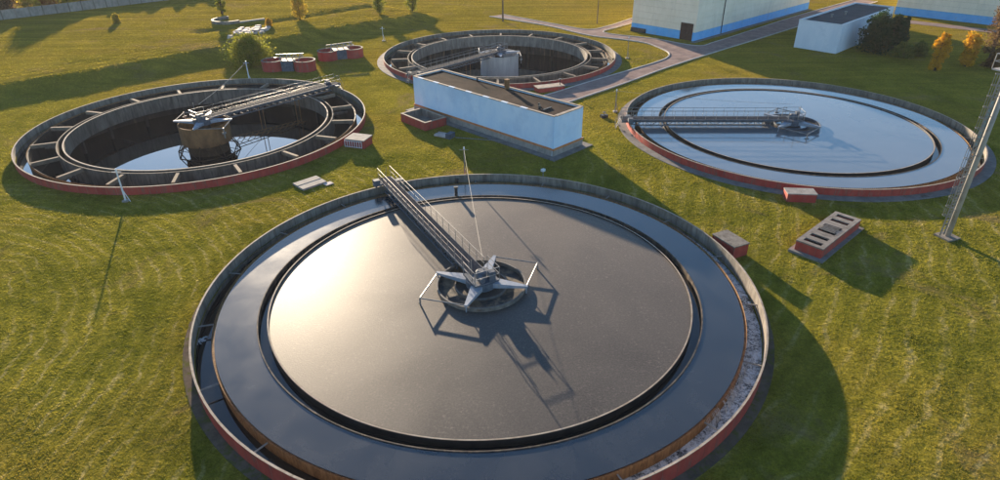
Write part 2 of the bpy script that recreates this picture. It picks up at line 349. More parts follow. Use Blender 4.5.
back = curve([(1, 154.5), (12.5, 142.0), (18.3, 136.4), (23.0, 139.6), (30.5, 149.2), (44, 166)])
back2 = curve([(46.5, 164), (33.5, 148.3), (25.6, 139.2), (21.9, 135.2), (21.5, 133.0), (24.0, 130.6), (30.2, 126.9), (36.6, 120.6), (41.2, 123.9), (52, 134.6), (68, 150.5), (92, 172.5)])
ROAD = lower+back2[::-1]+back[::-1]+upper[::-1]
road = flat('road', ROAD, .016, 'road')
def kerb(pts, name, parent):
    b = MB()
    for i in range(len(pts)-1):
        a = np.array(pts[i]); c = np.array(pts[i+1]); d = c-a; l = np.hypot(*d)
        if l < .05: continue
        n = np.array([-d[1], d[0]])/l*.09
        b.hexa([(*(a-n), -.25), (*(c-n), -.25), (*(c+n), -.25), (*(a+n), -.25), (*(a-n), .11), (*(c-n), .11), (*(c+n), .11), (*(a+n), .11)])
    return b.build(name, 'kerb', parent)
for q in (lower, upper, back, back2): kerb(q, 'kerb', road)
SR = [np.array((78., 151.5)), np.array((112., 119.))]
_n = np.array([.69, .724])*1.9
svc = [tuple(SR[0]-_n), tuple(SR[1]-_n), tuple(SR[1]+_n), tuple(SR[0]+_n)]
flat('road', svc, .016, 'road')

# ------------------------------------------------------------------ settling tanks
NP = 120
def panel_mesh():
    b = MB(); dw = math.pi/NP-.0006; n = 2
    for i in range(n):
        a0 = -dw+2*dw*i/n; a1 = -dw+2*dw*(i+1)/n
        P = lambda r, t, z: (r*math.cos(t), r*math.sin(t), z)
        ri, ro, z0, z1 = 19.90, 20., -1.0, .765
        b.add([P(ri, a0, z0), P(ri, a1, z0), P(ri, a1, z1), P(ri, a0, z1)], [(3, 2, 1, 0)][::-1], 0)
        b.add([P(ro, a0, z0), P(ro, a1, z0), P(ro, a1, z1), P(ro, a0, z1)], [(0, 1, 2, 3)], 1)
        b.add([P(ri, a0, z1), P(ri, a1, z1), P(ro, a1, z1), P(ro, a0, z1)], [(0, 1, 2, 3)], 0)
        b.add([P(ri, a0, z0), P(ri, a1, z0), P(ro, a1, z0), P(ro, a0, z0)], [(3, 2, 1, 0)], 0)
        if i == 0: b.add([P(ri, a0, z0), P(ri, a0, z1), P(ro, a0, z1), P(ro, a0, z0)], [(0, 1, 2, 3)], 0)
        if i == n-1: b.add([P(ri, a1, z0), P(ri, a1, z1), P(ro, a1, z1), P(ro, a1, z0)], [(3, 2, 1, 0)], 0)
    return b.mesh('wall_panel', ['concrete', 'red_paint'])
PANEL = panel_mesh()
COP = MB().lathe([(19.885, .767), (20.015, .767), (20.015, .80), (19.885, .80)], 3, -math.pi/40+.0007, math.pi/40-.0007).mesh('coping_stone', 'coping')
def teeth_mesh():
    b = MB(); n = 560
    for i in range(n):
        t0 = 2*math.pi*i/n; dt = 2*math.pi/n
        P = lambda r, t, z: (r*math.cos(t), r*math.sin(t), z)
        for r, flip in ((18.752, 0), (18.762, 1)):
            q = [P(r, t0, .05), P(r, t0+dt, .05), P(r, t0+dt, .26), P(r, t0+dt*.75, .37), P(r, t0+dt*.25, .37), P(r, t0, .26)]
            b.add(q, [(0, 1, 2, 3, 4, 5) if flip else (5, 4, 3, 2, 1, 0)])
    return b.mesh('weir_teeth', 'algae')
TEETH = teeth_mesh()
BEAM = MB().box(15.88, 18.62, -.17, .17, .05, .46).mesh('beam', 'beam')
BEAMD = MB().box(15.88, 18.62, -.13, .13, -1.4, -1.1).mesh('lower_beam', 'concrete')
COLM = MB().box(15.33, 15.67, -.17, .17, -4.7, -1.35).mesh('column', 'wet_wall')
STRUT = MB().tube((18.7, 0, .12), (19.92, 0, .12), .055, n=6).mesh('strut', 'pale_concrete')

def tank(k, label, full, apron_w, off):
    t = thing('settling_tank', (*TC[k], 0), label, 'tank', 0, 'round concrete settling tanks')
    for i in range(NP): link('wall_panel', PANEL, t, None, 2*math.pi*i/NP)
    for i in range(40): link('coping_stone', COP, t, None, 2*math.pi*(i+.5)/40)
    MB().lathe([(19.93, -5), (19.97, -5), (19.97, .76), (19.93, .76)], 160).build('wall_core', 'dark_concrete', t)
    if apron_w and k == 1:
        b = MB(); n = 160
        for i in range(n):
            q = []
            for j in (i, i+1):
                a = 2*math.pi*j/n
                for rr in (20.003, 20+apron_w):
                    zz = float(height(TC[1][0]+rr*math.cos(a), TC[1][1]+rr*math.sin(a))); q += [(rr*math.cos(a), rr*math.sin(a), zz-.3), (rr*math.cos(a), rr*math.sin(a), zz+.05)]
            b.add(q, [(1, 3, 7, 5), (2, 6, 7, 3)])
        b.build('apron', 'dirt', t)
    elif apron_w: MB().lathe([(20.003, -.3), (20+apron_w, -.3), (20+apron_w, .02), (20.003, .05)], 160).build('apron', 'apron', t)
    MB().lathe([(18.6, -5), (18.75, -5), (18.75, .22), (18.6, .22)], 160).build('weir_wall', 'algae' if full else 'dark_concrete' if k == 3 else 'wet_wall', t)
    o = link('weir_teeth', TEETH, t); o['kind'] = 'stuff'
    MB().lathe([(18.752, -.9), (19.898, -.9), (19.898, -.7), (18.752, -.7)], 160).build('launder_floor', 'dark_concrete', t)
    if full:
        MB().lathe([(15.12, -.6), (15.24, -.6), (15.24, .41), (15.12, .41)], 160).build('ring_wall', 'sludge', t)
        MB().lathe([(15.13, .411), (15.22, .411), (15.22, .425), (15.13, .425)], 160).build('ring_edge', 'coping', t)
        MB().lathe([(15.84, -.6), (15.92, -.6), (15.92, .34), (15.84, .34)], 160).build('ring_wall', 'dark_concrete', t)
        MB().lathe([(15.242, -.6), (15.838, -.6), (15.838, -.45), (15.242, -.45)], 160).build('trough_floor', 'sludge', t)
        for i in range(18): link('strut', STRUT, t, None, R(20*i+off))
    else:
        MB().lathe([(15.12, -1.35), (15.24, -1.35), (15.24, .50), (15.12, .50)], 160).build('ring_wall', 'concrete' if k == 3 else 'brown_concrete', t)
        MB().lathe([(15.10, .501), (15.26, .501), (15.26, .54), (15.10, .54)], 160).build('ring_edge', 'coping', t)
        MB().lathe([(15.76, -1.35), (15.90, -1.35), (15.90, .50), (15.76, .50)], 160).build('ring_wall', 'brown_concrete', t)
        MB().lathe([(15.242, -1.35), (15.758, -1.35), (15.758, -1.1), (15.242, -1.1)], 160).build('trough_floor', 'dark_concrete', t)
        for i in range(18):
            link('beam', BEAM, t, None, R(20*i+off)); link('column', COLM, t, None, R(20*i+off))
            if i % 2: link('lower_beam', BEAMD, t, None, R(20*i+off+8))
        MB().lathe([(0, -4.9), (18.6, -4.6), (18.6, -4.9)], 96, closed=False).build('floor', 'sludge', t)
    return t
def disc(r0, r1, z, mat, k, n=160, a0=0., a1=2*math.pi, label=None):
    b = MB()
    if r0 == 0:
        b.lathe([(0.001, z), (r1, z)], n, a0, a1, closed=False)
    else: b.lathe([(r0, z), (r1, z)], n, a0, a1, closed=False)
    b.f = [f[::-1] for f in b.f]
    o = b.build('water', mat, None, False, (*TC[k], 0)); o['kind'] = 'structure'; return o
t1 = tank(1, 'large full tank nearest the camera with long steel bridge', True, .6, 13)
t2 = tank(2, 'half drained tank at the left with radial concrete beams and rusty drum', False, 0, 3)
t3 = tank(3, 'drained tank behind the pale blue service building', False, 1.1, 9)
t4 = tank(4, 'full tank at the right with smooth blue water', True, 1.0, 7)
disc(0, 15.12, .33, 'water_disc', 1); disc(15.92, 18.6, .28, 'water_annulus', 1); disc(15.24, 15.84, -.1, 'water_dark', 1, 120)
disc(18.75, 19.9, -.5, 'water_dark', 1, 110, R(28), R(281)); disc(18.75, 19.9, -.48, 'launder_foam', 1, 60, R(-79), R(28))
disc(0, 15.12, .33, 'water_clear', 4); disc(15.92, 18.6, .30, 'water_clear', 4); disc(15.24, 15.84, -.1, 'water_dark', 4, 120); disc(18.75, 19.9, -.4, 'water_dark', 4)
for k in (2, 3):
    disc(0, 18.6, -3.1 if k == 2 else -3.6, 'water_pool', k); disc(18.75, 19.9, -.55, 'water_pool', k, 60, R(170), R(320)); disc(18.75, 19.9, -.55, 'water_pool', k, 30, R(-35), R(20))
# water falling over the weir of the near tank
b = MB()
for i in range(170):
    a = R(random.uniform(-48, 26)); wd = random.uniform(.0002, .0007); jit = random.uniform(.8, 1.15); prev = None
    P = [(18.765, .25), (18.80+.05*jit, .20), (18.90+.06*jit, -.02), (18.97+.12*jit, -.49)]
    o = len(b.v)
    for j, (r, z) in enumerate(P):
        ww = wd*(1+.4*j)
        b.v += [(r*math.cos(a-ww), r*math.sin(a-ww), z), (r*math.cos(a+ww), r*math.sin(a+ww), z)]
    b.f += [(o+2*j, o+2*j+1, o+2*j+3, o+2*j+2) for j in range(3)]
b.mi = [0]*len(b.f)
tag(b.build('falling_water', 'foam', None, False, (*TC[1], 0)), 'white strands of water pouring over the weir of the near tank', 'water', None, 'stuff')
def foam_clump(x, y, z, r, label):
    b = MB()
    for i in range(26):
        a = random.uniform(0, 6.28); q = r*random.random()**.7; s = random.uniform(.05, .13)
        cx, cy = x+q*math.cos(a)*.6, y+q*math.sin(a)
        ring = [(cx+s*math.cos(t)*random.uniform(.7, 1.2), cy+s*math.sin(t)*random.uniform(.7, 1.2), z) for t in np.linspace(0, 6.28, 7)[:-1]]
        b.add(ring+[(cx, cy, z+s*.5)], [(j, (j+1) % 6, 6) for j in range(6)])
    tag(b.build('foam', 'foam'), label, 'foam', None, 'stuff')
foam_clump(-20.35, 34.7, -.495, .5, 'clump of white foam in the outer channel of the near tank')

b = MB()
for i in range(520):
    a = R(random.choice((-62, -50, -36, -22, -12, 0, 9, 17))+random.gauss(0, 4)); rr = 19.33+random.gauss(0, .22); rr = min(19.8, max(18.95, rr)); sz = random.uniform(.03, .10)
    cx, cy = rr*math.cos(a), rr*math.sin(a)
    ring = [(cx+sz*math.cos(t)*random.uniform(.7, 1.4), cy+sz*math.sin(t)*random.uniform(.7, 1.4), -.475) for t in np.linspace(0, 6.28, 7)[:-1]]
    b.add(ring+[(cx, cy, -.475+sz*.7)], [(j, (j+1) % 6, 6) for j in range(6)])
tag(b.build('foam', 'foam', None, True, (*TC[1], 0)), 'white foam lumps drifting in the right channel of the near tank', 'foam', None, 'stuff')

# ------------------------------------------------------------------ scraper bridges
def bridge(k, ang, label, drum_mat, deep, hub_dark=False):
    t = thing('scraper_bridge', (*TC[k], 0), label, 'bridge', ang, 'rotating scraper bridges of the tanks')
    X0, X1, hw, zd = .6, 20.9, .58, 1.22
    MB().box(X0, X1, -hw, hw, zd-.06, zd).build('deck', 'deck', t)
    for s in (-1, 1):
        y = s*(hw+.05)
        g = MB(); g.bar((X0, y, zd-.10), (X1-.6, y, zd-.10), .06, .20); g.bar((X0+2.2, y, .50), (19.2, y, .50), .09, .12)
        n = 17; st = (19.2-X0-2.2)/n
        for i in range(n):
            x = X0+2.2+i*st
            g.bar((x, y, .5), (x, y, zd-.1), .05); g.bar((x, y, .5) if i % 2 else (x, y, zd-.15), (x+st, y, zd-.15) if i % 2 else (x+st, y, .5), .05)
        g.build('truss', 'steel', t)
        r = MB(); r.tube((X0, y, zd+1.08), (X1, y, zd+1.08), (.026), n=6); r.tube((X0, y, zd+.56), (X1, y, zd+.56), .018, n=5)
        ra = r.build('railing', 'rail', t)
        pm = MB().tube((0, 0, 0), (0, 0, 1.06), .02, n=5).mesh('post', 'rail')
        for i in range(17): link('post', pm, ra, (X0+.1+(X1-X0-.2)*i/16, y, zd))
    # pipe and cross members under the deck
    g = MB(); g.tube((3.2, 0, .78), (19.4, 0, .78), .11, n=8)
    for i in range(17): x = 3.3+i*.97; g.bar((x, -hw, .56), (x, hw, .56), .06)
    g.build('pipe_run', 'steel', t)
    # end carriage on the rim
    c = MB(); c.box(19.58, 20.1, -1.5, 1.5, .98, 1.16); c.box(20.1, 20.9, -.75, -.62, .85, 1.16); c.box(20.1, 20.9, .62, .75, .85, 1.16); c.box(19.65, 20.2, .85, 1.45, 1.16, 1.55)
    ca = c.build('end_carriage', 'steel', t)
    wm = MB().tube((19.85, -.06, 0), (19.85, .06, 0), .17, n=14).mesh('wheel', 'dark_metal')
    for y in (-1.25, 1.25): link('wheel', wm, ca, (0, y, .975))
    # access ladder outside the wall
    l = MB()
    for y in (-.3, .3): l.bar((20.9, y, zd), (21.5, y, -.05), .05); l.tube((20.9, y, zd+1.0), (21.55, y, .9), .025, n=5); l.tube((21.5, y, 0), (21.55, y, .9), .025, n=5)
    for i in range(5): q = i/5+.1; l.bar((20.9+.6*q, -.3, zd-1.27*q), (20.9+.6*q, .3, zd-1.27*q), .12, .03)
    l.build('steps', 'rail', t)
    # hub: four tapered arms, square pole frame, gear motor
    for q in range(4):
        a = R(45+90*q); d = np.array([math.cos(a), math.sin(a)]); p = np.array([-d[1], d[0]])
        m_ = MB(); i0, i1, w0, w1, zt, zb0, zb1 = .5, 3.55, .52, .10, .98, .55, .82
        m_.hexa([(*(d*i0-p*w0), zb0), (*(d*i1-p*w1), zb1), (*(d*i1+p*w1), zb1), (*(d*i0+p*w0), zb0), (*(d*i0-p*w0), zt), (*(d*i1-p*w1), zt), (*(d*i1+p*w1), zt), (*(d*i0+p*w0), zt)])
        if not deep: m_.tube((*(d*3.45), .9), (*(d*3.45), -.4), .05, n=6)
        m_.build('arm', 'arm_paint', t)
    for s in (-1, 1):
        fr = MB(); e = (0, s*4.9, .88)
        for q in (45, 135):
            a = R(q*s); fr.tube((3.45*math.cos(a), 3.45*math.sin(a), .9), e, .05, n=6)
        fr.tube((0, s*4.9, .95), (0, s*4.9, -.35), .07, n=6); fr.bar((-.25, s*4.9, .3), (.25, s*4.9, .3), .06, .25)
        fr.build('pole_frame', 'rail', t)
    h = MB(); h.lathe([(0, .5), (1.15, .5), (1.15, 1.05), (0, 1.05)], 20, closed=False); h.box(-1.0, 1.0, -1.0, 1.0, 1.05, 1.16)
    hub = h.build('hub', 'steel', t)
    g = MB(); g.lathe([(0, 1.16), (.42, 1.16), (.42, 1.6), (.25, 1.75), (0, 1.75)], 16, closed=False); g.tube((-.2, .25, 1.4), (-.95, .35, 1.4), .2, n=10); g.box(-.9, -.5, -.75, -.25, 1.16, 1.9)
    g.build('gear_motor', 'steel', hub)
    g = MB()
    for x in (-1, .9):
        for y in (-1, 1): g.tube((x, y, 1.16), (x, y, 2.25), .028, n=5)
    for z in (1.7, 2.25): g.tube((-1, -1, z), (-1, 1, z), .028, n=5); g.tube((-1, -1, z), (.9, -1, z), .028, n=5); g.tube((-1, 1, z), (.9, 1, z), .028, n=5)
    g.tube((-.3, .9, 1.2), (-.3, .9, 3.0), .035, n=6)
    g.build('guard_rail', 'rail', hub)
    # feed well
    zb = (-3.9 if k == 3 else -1.75) if deep else -.3
    rd = 3.0 if k == 2 else 3.32
    f = MB(); f.lathe([(rd-.1, zb), (rd, zb), (rd, .60), (rd+.025, .60), (rd+.025, .66), (rd-.1, .66)], 64)
    if not deep: f.lathe([(1.9, -.3), (1.98, -.3), (1.98, .55), (1.9, .55)], 40)
    fw = f.build('feed_well', drum_mat, t)
    if not deep:
        MB().lathe([(1.99, .36), (3.2, .36)], 48, closed=False).build('scum_layer', 'scum', fw)
    else:
        cl = MB(); cl.tube((0, 0, -4.8), (0, 0, .5), .75, n=18)
        if k == 2: cl.lathe([(2.3, -3.5), (2.45, -3.5), (2.45, -1.5), (2.3, -1.5)], 32)
        for q in range(8 if k == 2 else 0):
            a = math.pi*q/4; c_, s_ = math.cos(a), math.sin(a)
            cl.bar((3.1*c_, 3.1*s_, zb), (3.9*c_, 3.9*s_, -3.2), .10); cl.bar((.7*c_, .7*s_, -1.6), (3.2*c_, 3.2*s_, -1.7), .12, .2)
            a2 = a+math.pi/4; cl.bar((3.9*c_, 3.9*s_, -3.2), (3.9*math.cos(a2), 3.9*math.sin(a2), -3.2), .12, .3); cl.bar((3.1*c_, 3.1*s_, zb), (3.9*math.cos(a2), 3.9*math.sin(a2), -3.2), .07)
        cl.build('centre_frame', 'dark_rust', t)
        sc = MB()
        for y in (-.5, .5):
            sc.bar((3.9, y, -3.3), (14.2, y, -3.3), .1); sc.bar((3.9, y, -2.5), (14.2, y, -2.9), .08)
            for i in range(11): x = 3.9+i*.93; sc.bar((x, y, -3.3), (x+.93, y, -2.5-.4*(i+1)/11), .06)
        for y in (-.5, .5): sc.bar((13.6, y, -3.3), (13.6, y, .5), .1); sc.bar((8, y, -2.7), (8, y, .5), .07)
        sc.build('scraper_frame', 'rust', t)
    return t
MT['scum'] = simple('scum', (.10, .075, .05), (.20, .15, .10), 2.2, .6, c3=(.03, .03, .032), sc3=.9, lo3=.42, hi3=.55)
bridge(1, R(118.5), 'long steel walkway bridge with star hub over the near tank', 'well_steel', False)
bridge(2, R(50), 'steel bridge running from rusty drum of the left tank to its far rim', 'rust', True)
bridge(3, R(229), 'bridge with grey drum in the drained tank behind the service building', 'drum_grey', True)
bridge(4, R(178.5), 'steel bridge over the blue water of the right tank', 'steel', False)

# ------------------------------------------------------------------ buildings
def place(o, origin, ang): o.location = (*origin, 0); o.rotation_euler.z = ang; return o
def service_building():
    t = thing('service_building', (0, 0, 0), 'long flat roofed pale blue service building between the tanks', 'building')
    W, Lg, H = 5.0, 24.2, 4.55                      # local x along U, y along V
    place(t, (5.95, 66.35), R(45.2)); t.rotation_euler.z = R(45.2)
    th = .3
    MB().box(0, W, 0, th, .92, H).build('wall', 'blue_wall', t); MB().box(0, W, Lg-th, Lg, .92, H).build('wall', 'blue_wall', t)
    MB().box(0, th, th, Lg-th, .92, H).build('wall', 'blue_wall', t); MB().box(W-th, W, th, Lg-th, .92, H).build('wall', 'blue_wall', t)
    MB().box(-.12, W+.12, -.12, Lg+.12, .72, .92).build('stripe', 'stripe', t)
    MB().box(-.10, W+.10, -.10, Lg+.10, -.3, .72).build('plinth', 'pale_concrete', t)
    MB().box(-.95, W+.95, -.95, Lg+.95, -.3, .06).build('apron', 'apron', t)
    MB().box(th, W-th, th, Lg-th, H-.35, H-.08).build('roof', 'bitumen', t)
    def cop(m_, loc, rz=0.): return link('coping_stone', m_, t, loc, rz)
    n = 24; L1 = Lg/n; cm = MB().box(-.16, .14, .01, L1-.01, 0, .09).mesh('coping_stone', 'coping'); cw = MB().box(-.16, .14, .01, L1-.01, 0, .09).mesh('coping_stone', 'white_wall')
    for i in range(n):
        cop(cw if i % 3 == 1 and i > 3 else cm, (.12, i*L1, H)); cop(cm, (W-.12, i*L1, H+.02))
    n = 5; L2 = (W-.7)/n; cs = MB().box(.01, L2-.01, -.22, .22, 0, .09).mesh('coping_stone', 'coping')
    for i in range(n): cop(cs, (.35+i*L2, .12, H)); cop(cs, (.35+i*L2, Lg-.12, H))
    c = MB().box(W-.75, W-.30, 11.2, 11.65, H-.1, H+1.0).box(W-.80, W-.25, 11.15, 11.70, H+1.0, H+1.1).build('chimney', 'rust', t)
    MB().tube((1.2, 3.2, H-.1), (1.2, 3.2, H+.35), .16, n=10).build('roof_vent', 'dark_metal', t); MB().tube((2.0, 4.0, H-.1), (2.0, 4.0, H+.25), .12, n=10).build('roof_vent', 'dark_metal', t); MB().box(1.0, 2.4, 2.4, 2.6, H-.08, H+.06).build('roof_plank', 'dark_metal', t)
    v = MB(); v.tube((W-.7, 16.5, H-.1), (W-.7, 16.5, H+.5), .1, n=8); v.build('roof_vent', 'dark_metal', t)
    MB().tube((-.07, .1, .06), (-.07, .1, H), .04, n=8).build('downpipe', 'blue_wall', t)
    MB().box(W+.95, W+2.0, 1.2, 3.4, -.2, .14).build('step_slab', 'pale_concrete', t)
service_building()

def hall(origin, ang, L, W, H, label, long_panels, door=True, name='hall'):
    t = thing(name, (0, 0, 0), label, 'building'); place(t, origin, ang)
    MB().box(.1, L-.1, .1, W-.1, -.3, H-.3).build('core', 'dark_concrete', t)
    rows = 7; z0 = 1.55; ph = (H-z0)/rows; g = .012
    nl = max(2, round(L/5.9)); nw = max(2, round(W/4.85)); pl = L/nl; pw = W/nw
    ml = MB().box(g, pl-g, 0, .1, g, ph-g).mesh('wall_panel', 'cream'); mw = MB().box(0, .1, g, pw-g, g, ph-g).mesh('wall_panel', 'cream')
    for r in range(rows):
        for i in range(nl): link('wall_panel', ml, t, (i*pl, 0, z0+r*ph))
        for i in range(nw): link('wall_panel', mw, t, (0, i*pw, z0+r*ph))
        for i in range(nl): link('wall_panel', ml, t, (i*pl, W-.1, z0+r*ph))
    D0, D1 = (.5, 3.2) if door else (0, 0)
    bb = MB(); bb.box(-.03, L, -.03, .1, -.3, 1.54)
    if door: bb.box(-.03, .1, .1, D0, -.3, 1.54); bb.box(-.03, .1, D1, W, -.3, 1.54)
    else: bb.box(-.03, .1, .1, W, -.3, 1.54)
    bb.build('blue_base', 'blue_band', t)
    if door:
        d = MB().box(-.05, .0, D0, D1, 0, 3.1); d.box(-.09, -.05, D0+.05, (D0+D1)/2-.03, .05, 3.05); d.box(-.09, -.05, (D0+D1)/2+.03, D1-.05, .05, 3.05)
        do = d.build('door', 'door', t); MB().bar((-.13, 1.7, 1.2), (-.13, 1.7, 1.5), .04).build('handle', 'rail', do)
        MB().tube((9.6, -.12, .1), (9.6, -.12, H), .09, n=8).build('downpipe', 'dark_metal', t)
        MB().box(-.5, -.03, W-3.6, W-.2, -.1, .75).build('window_well', 'dark_metal', t)
        MB().box(-1.2, L, -.9, -.03, -.2, .05).build('apron', 'apron', t)
    MB().box(-.25, L+.25, -.25, W+.25, H, H+.3).build('roof', 'dark_bitumen', t)
    return t
hall((37.2, 124.5), R(43.2), 49.5, 14.6, 10., 'big cream hall with blue base and brown door', 8)
h2 = hall((101.9+13*.69, 138.7-13*.724, ), R(43.2), 36, 30.5, 9.5, 'cream hall with blue base behind the orange trees at the top right', 8, False)

def shed():
    t = thing('shed', (0, 0, 0), 'white windowless shed with dark flat roof beside the dark conifers', 'building'); place(t, (59.2, 113.7), R(43.6))
    L, W, H = 25.8, 7.5, 4.75
    MB().box(0, L, 0, .3, -.3, H).build('wall', 'white_wall', t); MB().box(0, L, W-.3, W, -.3, H).build('wall', 'white_wall', t)
    MB().box(0, .3, .3, W-.3, -.3, H).build('wall', 'white_wall', t); MB().box(L-.3, L, .3, W-.3, -.3, H).build('wall', 'white_wall', t)
    MB().box(.3, L-.3, .3, W-.3, H-.45, H-.12).build('roof', 'dark_bitumen', t)
    c = MB(); c.box(-.05, L+.05, -.05, .33, H, H+.1); c.box(-.05, L+.05, W-.33, W+.05, H, H+.1); c.box(-.05, .33, .33, W-.33, H, H+.1); c.box(L-.33, L+.05, .33, W-.33, H, H+.1); c.build('coping', 'white_metal', t)
    vm = MB().tube((0, 0, 0), (0, 0, .5), .16, n=10).tube((0, 0, .5), (0, 0, .62), .28, n=10).mesh('roof_vent', 'pale_concrete')
    for x, y in ((7, 4.6), (11.5, 3.9)): link('roof_vent', vm, t, (x, y, H-.12))
shed()

# ------------------------------------------------------------------ concrete boxes and pits
def lidded_box(loc, ang, L, W, H, label, lid='pale_concrete'):
    t = thing('concrete_box', (*loc, 0), label, 'box', ang)
    MB().box(-L/2, L/2, -W/2, W/2, -.3, H-.1).build('wall', 'red_paint', t)
    n = max(1, round(L/1.3)); st = (L+.1)/n
    for i in range(n): MB().box(-L/2-.05+i*st+.01, -L/2-.05+(i+1)*st-.01, -W/2-.05, W/2+.05, H-.1, H).build('lid_slab', lid, t)
    return t
lidded_box((19.05, 46.0), R(116), 2.5, 1.55, .85, 'red box with grey lid against the rim of the near tank', 'concrete')
lidded_box((28.6, 55.1), R(-6), 2.65, 1.3, .85, 'red box with pale lid at the near edge of the right tank')
def hatch():
    t = thing('hatch_chamber', (27.8, 47.3, 0), 'red concrete chamber with open slots on the right lawn', 'chamber', R(42.5))
    L, W, H = 7.6, 2.15, .9
    MB().box(-L/2, L/2, -W/2, -W/2+.18, -.3, H-.1).box(-L/2, L/2, W/2-.18, W/2, -.3, H-.1).box(-L/2, -L/2+.18, -W/2+.18, W/2-.18, -.3, H-.1).box(L/2-.18, L/2, -W/2+.18, W/2-.18, -.3, H-.1).build('wall', 'red_paint', t)
    MB().box(-L/2+.18, L/2-.18, -W/2+.18, W/2-.18, -.3, .05).build('floor', 'sludge', t)
    for i in range(3):
        x0 = -L/2+i*L/3; x1 = x0+L/3-.02; c = MB(); z0, z1 = H-.1, H+.02
        c.box(x0, x0+.42, -W/2-.03, W/2+.03, z0, z1); c.box(x0+.95, x1-.95, -W/2+.35, W/2-.35, z0, z1); c.box(x1-.42, x1, -W/2-.03, W/2+.03, z0, z1)
        c.box(x0+.42, x1-.42, -W/2-.03, -W/2+.35, z0, z1); c.box(x0+.42, x1-.42, W/2-.35, W/2+.03, z0, z1)
        c.build('cover_slab', 'brown_lid', t)
    MB().box(-L/2-.35, L/2+.35, -W/2-.35, W/2+.35, -.3, .04).build('apron', 'apron', t)
    g = MB()
    for i in range(5): g.bar((-.5+i*.25, -.6, H+.05), (-.5+i*.25, .6, H+.05), .07)
    g.build('grating', 'brown_lid', t)
hatch()
def pit():
    t = thing('open_pit', (-9.6, 78.3, 0), 'open red concrete pit beside the pale blue service building', 'pit', R(-48))
    L, W, H = 5.2, 3.3, .95
    w_ = MB(); w_.box(-L/2, L/2, -W/2, -W/2+.2, -.3, H).box(-L/2, L/2, W/2-.2, W/2, -.3, H).box(-L/2, -L/2+.2, -W/2+.2, W/2-.2, -.3, H).box(L/2-.2, L/2, -W/2+.2, W/2-.2, -.3, H); w_.build('wall', 'red_paint', t)
    c = MB(); z0, z1 = H, H+.05; e = .03
    c.box(-L/2-e, L/2+e, -W/2-e, -W/2+.23, z0, z1).box(-L/2-e, L/2+e, W/2-.23, W/2+e, z0, z1).box(-L/2-e, -L/2+.23, -W/2+.23, W/2-.23, z0, z1).box(L/2-.23, L/2+e, -W/2+.23, W/2-.23, z0, z1); c.build('coping', 'coping', t)
    MB().box(-L/2+.2, L/2-.2, -W/2+.2, W/2-.2, -.3, .1).build('floor', 'concrete', t)
    MB().box(-L/2+.203, L/2-.203, -W/2+.203, -W/2+.213, .1, H-.01).box(-L/2+.203, -L/2+.213, -W/2+.22, W/2-.203, .1, H-.01).box(-L/2+.22, L/2-.203, W/2-.213, W/2-.203, .1, H-.01).build('lining', 'concrete', t)
pit()
def valve_box():
    t = thing('valve_box', (-16.35, 70.6, 0), 'red box with white slatted front beside the rim of the left tank', 'box', R(-18))
    MB().box(-1.2, 1.2, -1.0, 1.0, -.3, .85).build('wall', 'red_paint', t); MB().box(-1.26, 1.26, -1.06, 1.06, .85, .97).build('lid_slab', 'pale_concrete', t)
    g = MB(); g.bar((-1.2, -1.14, .1), (1.0, -1.14, .1), .06); g.bar((-1.2, -1.14, .8), (1.0, -1.14, .8), .06)
    for i in range(8): x = -1.2+i*.31; g.bar((x, -1.14, .05), (x, -1.14, .85), .06)
    g.build('slatted_front', 'white_metal', t)
valve_box()
t = thing('ground_slab', (-19.3, 59.6, 0), 'bare concrete slab on the grass between left and near tanks', 'slab', R(45))
MB().box(-1.35, 1.35, -1.0, 0.05, -.2, .14).build('slab', 'pale_concrete', t); MB().box(-1.35, 1.35, .07, 1.0, -.2, .17).build('slab', 'pale_concrete', t); MB().box(.9, 1.7, -1.7, -1.05, -.2, .05).build('broken_piece', 'stone', t)
t = thing('pallet_stack', (-6.9, 73.4, 0), 'small pale heap of timber beside the open pit', 'timber', R(-30))
for i in range(4): MB().box(-.8, .8, -.55+i*.29, -.32+i*.29, .02, .2+.04*(i % 2)).build('plank', 'stone', t)
MB().box(.85, 1.5, -.5, .6, -.1, .55).build('crate', 'steel', t)
o = MB(); o.tube((-5.2, 72.6, .06), (4.2, 70.4, .06), .05, n=6); tag(o.build('garden_pipe', 'rail'), 'thin pale pipe lying on the grass along the service building', 'pipe')
t = thing('valve_well', (2.3, 58.1, 0), 'low grey block on the lawn just behind the near tank', 'block', R(44)); t.location = (4.5, 60.9, 0)
MB().tube((0, 0, -.1), (0, 0, .7), .05, n=8).build('stem', 'rail', t); MB().box(-.2, .2, -.15, .15, .6, .85).build('head', 'white_metal', t)
t['label'] = 'short marker post with white head behind the near tank'; t['category'] = 'post'; t.name = 'marker_post'
t = thing('valve_block', (13.6, 80.0, 0), 'low dark valve block on the grass right of the service building', 'valve', R(20))
MB().box(-.45, .45, -.3, .3, -.1, .3).build('body', 'dark_metal', t); MB().tube((0, 0, .3), (0, 0, .6), .05, n=8).tube((0, 0, .6), (0, 0, .64), .22, n=12).build('hand_wheel', 'dark_metal', t)
t = thing('red_slab_box', (7.4, 92.6, 0), 'flat pink topped box between the drained tank and the road', 'box', R(20))
MB().box(-2.1, 2.1, -.8, .8, -.2, .55).build('wall', 'red_paint', t); MB().box(-2.15, 2.15, -.85, .85, .55, .65).build('lid_slab', 'coping', t); MB().tube((1.6, -.2, .65), (1.6, -.2, 1.5), .06, n=8).tube((1.6, -.2, 1.5), (1.6, -.2, 1.54), .25, n=12).build('hand_wheel', 'dark_metal', t)
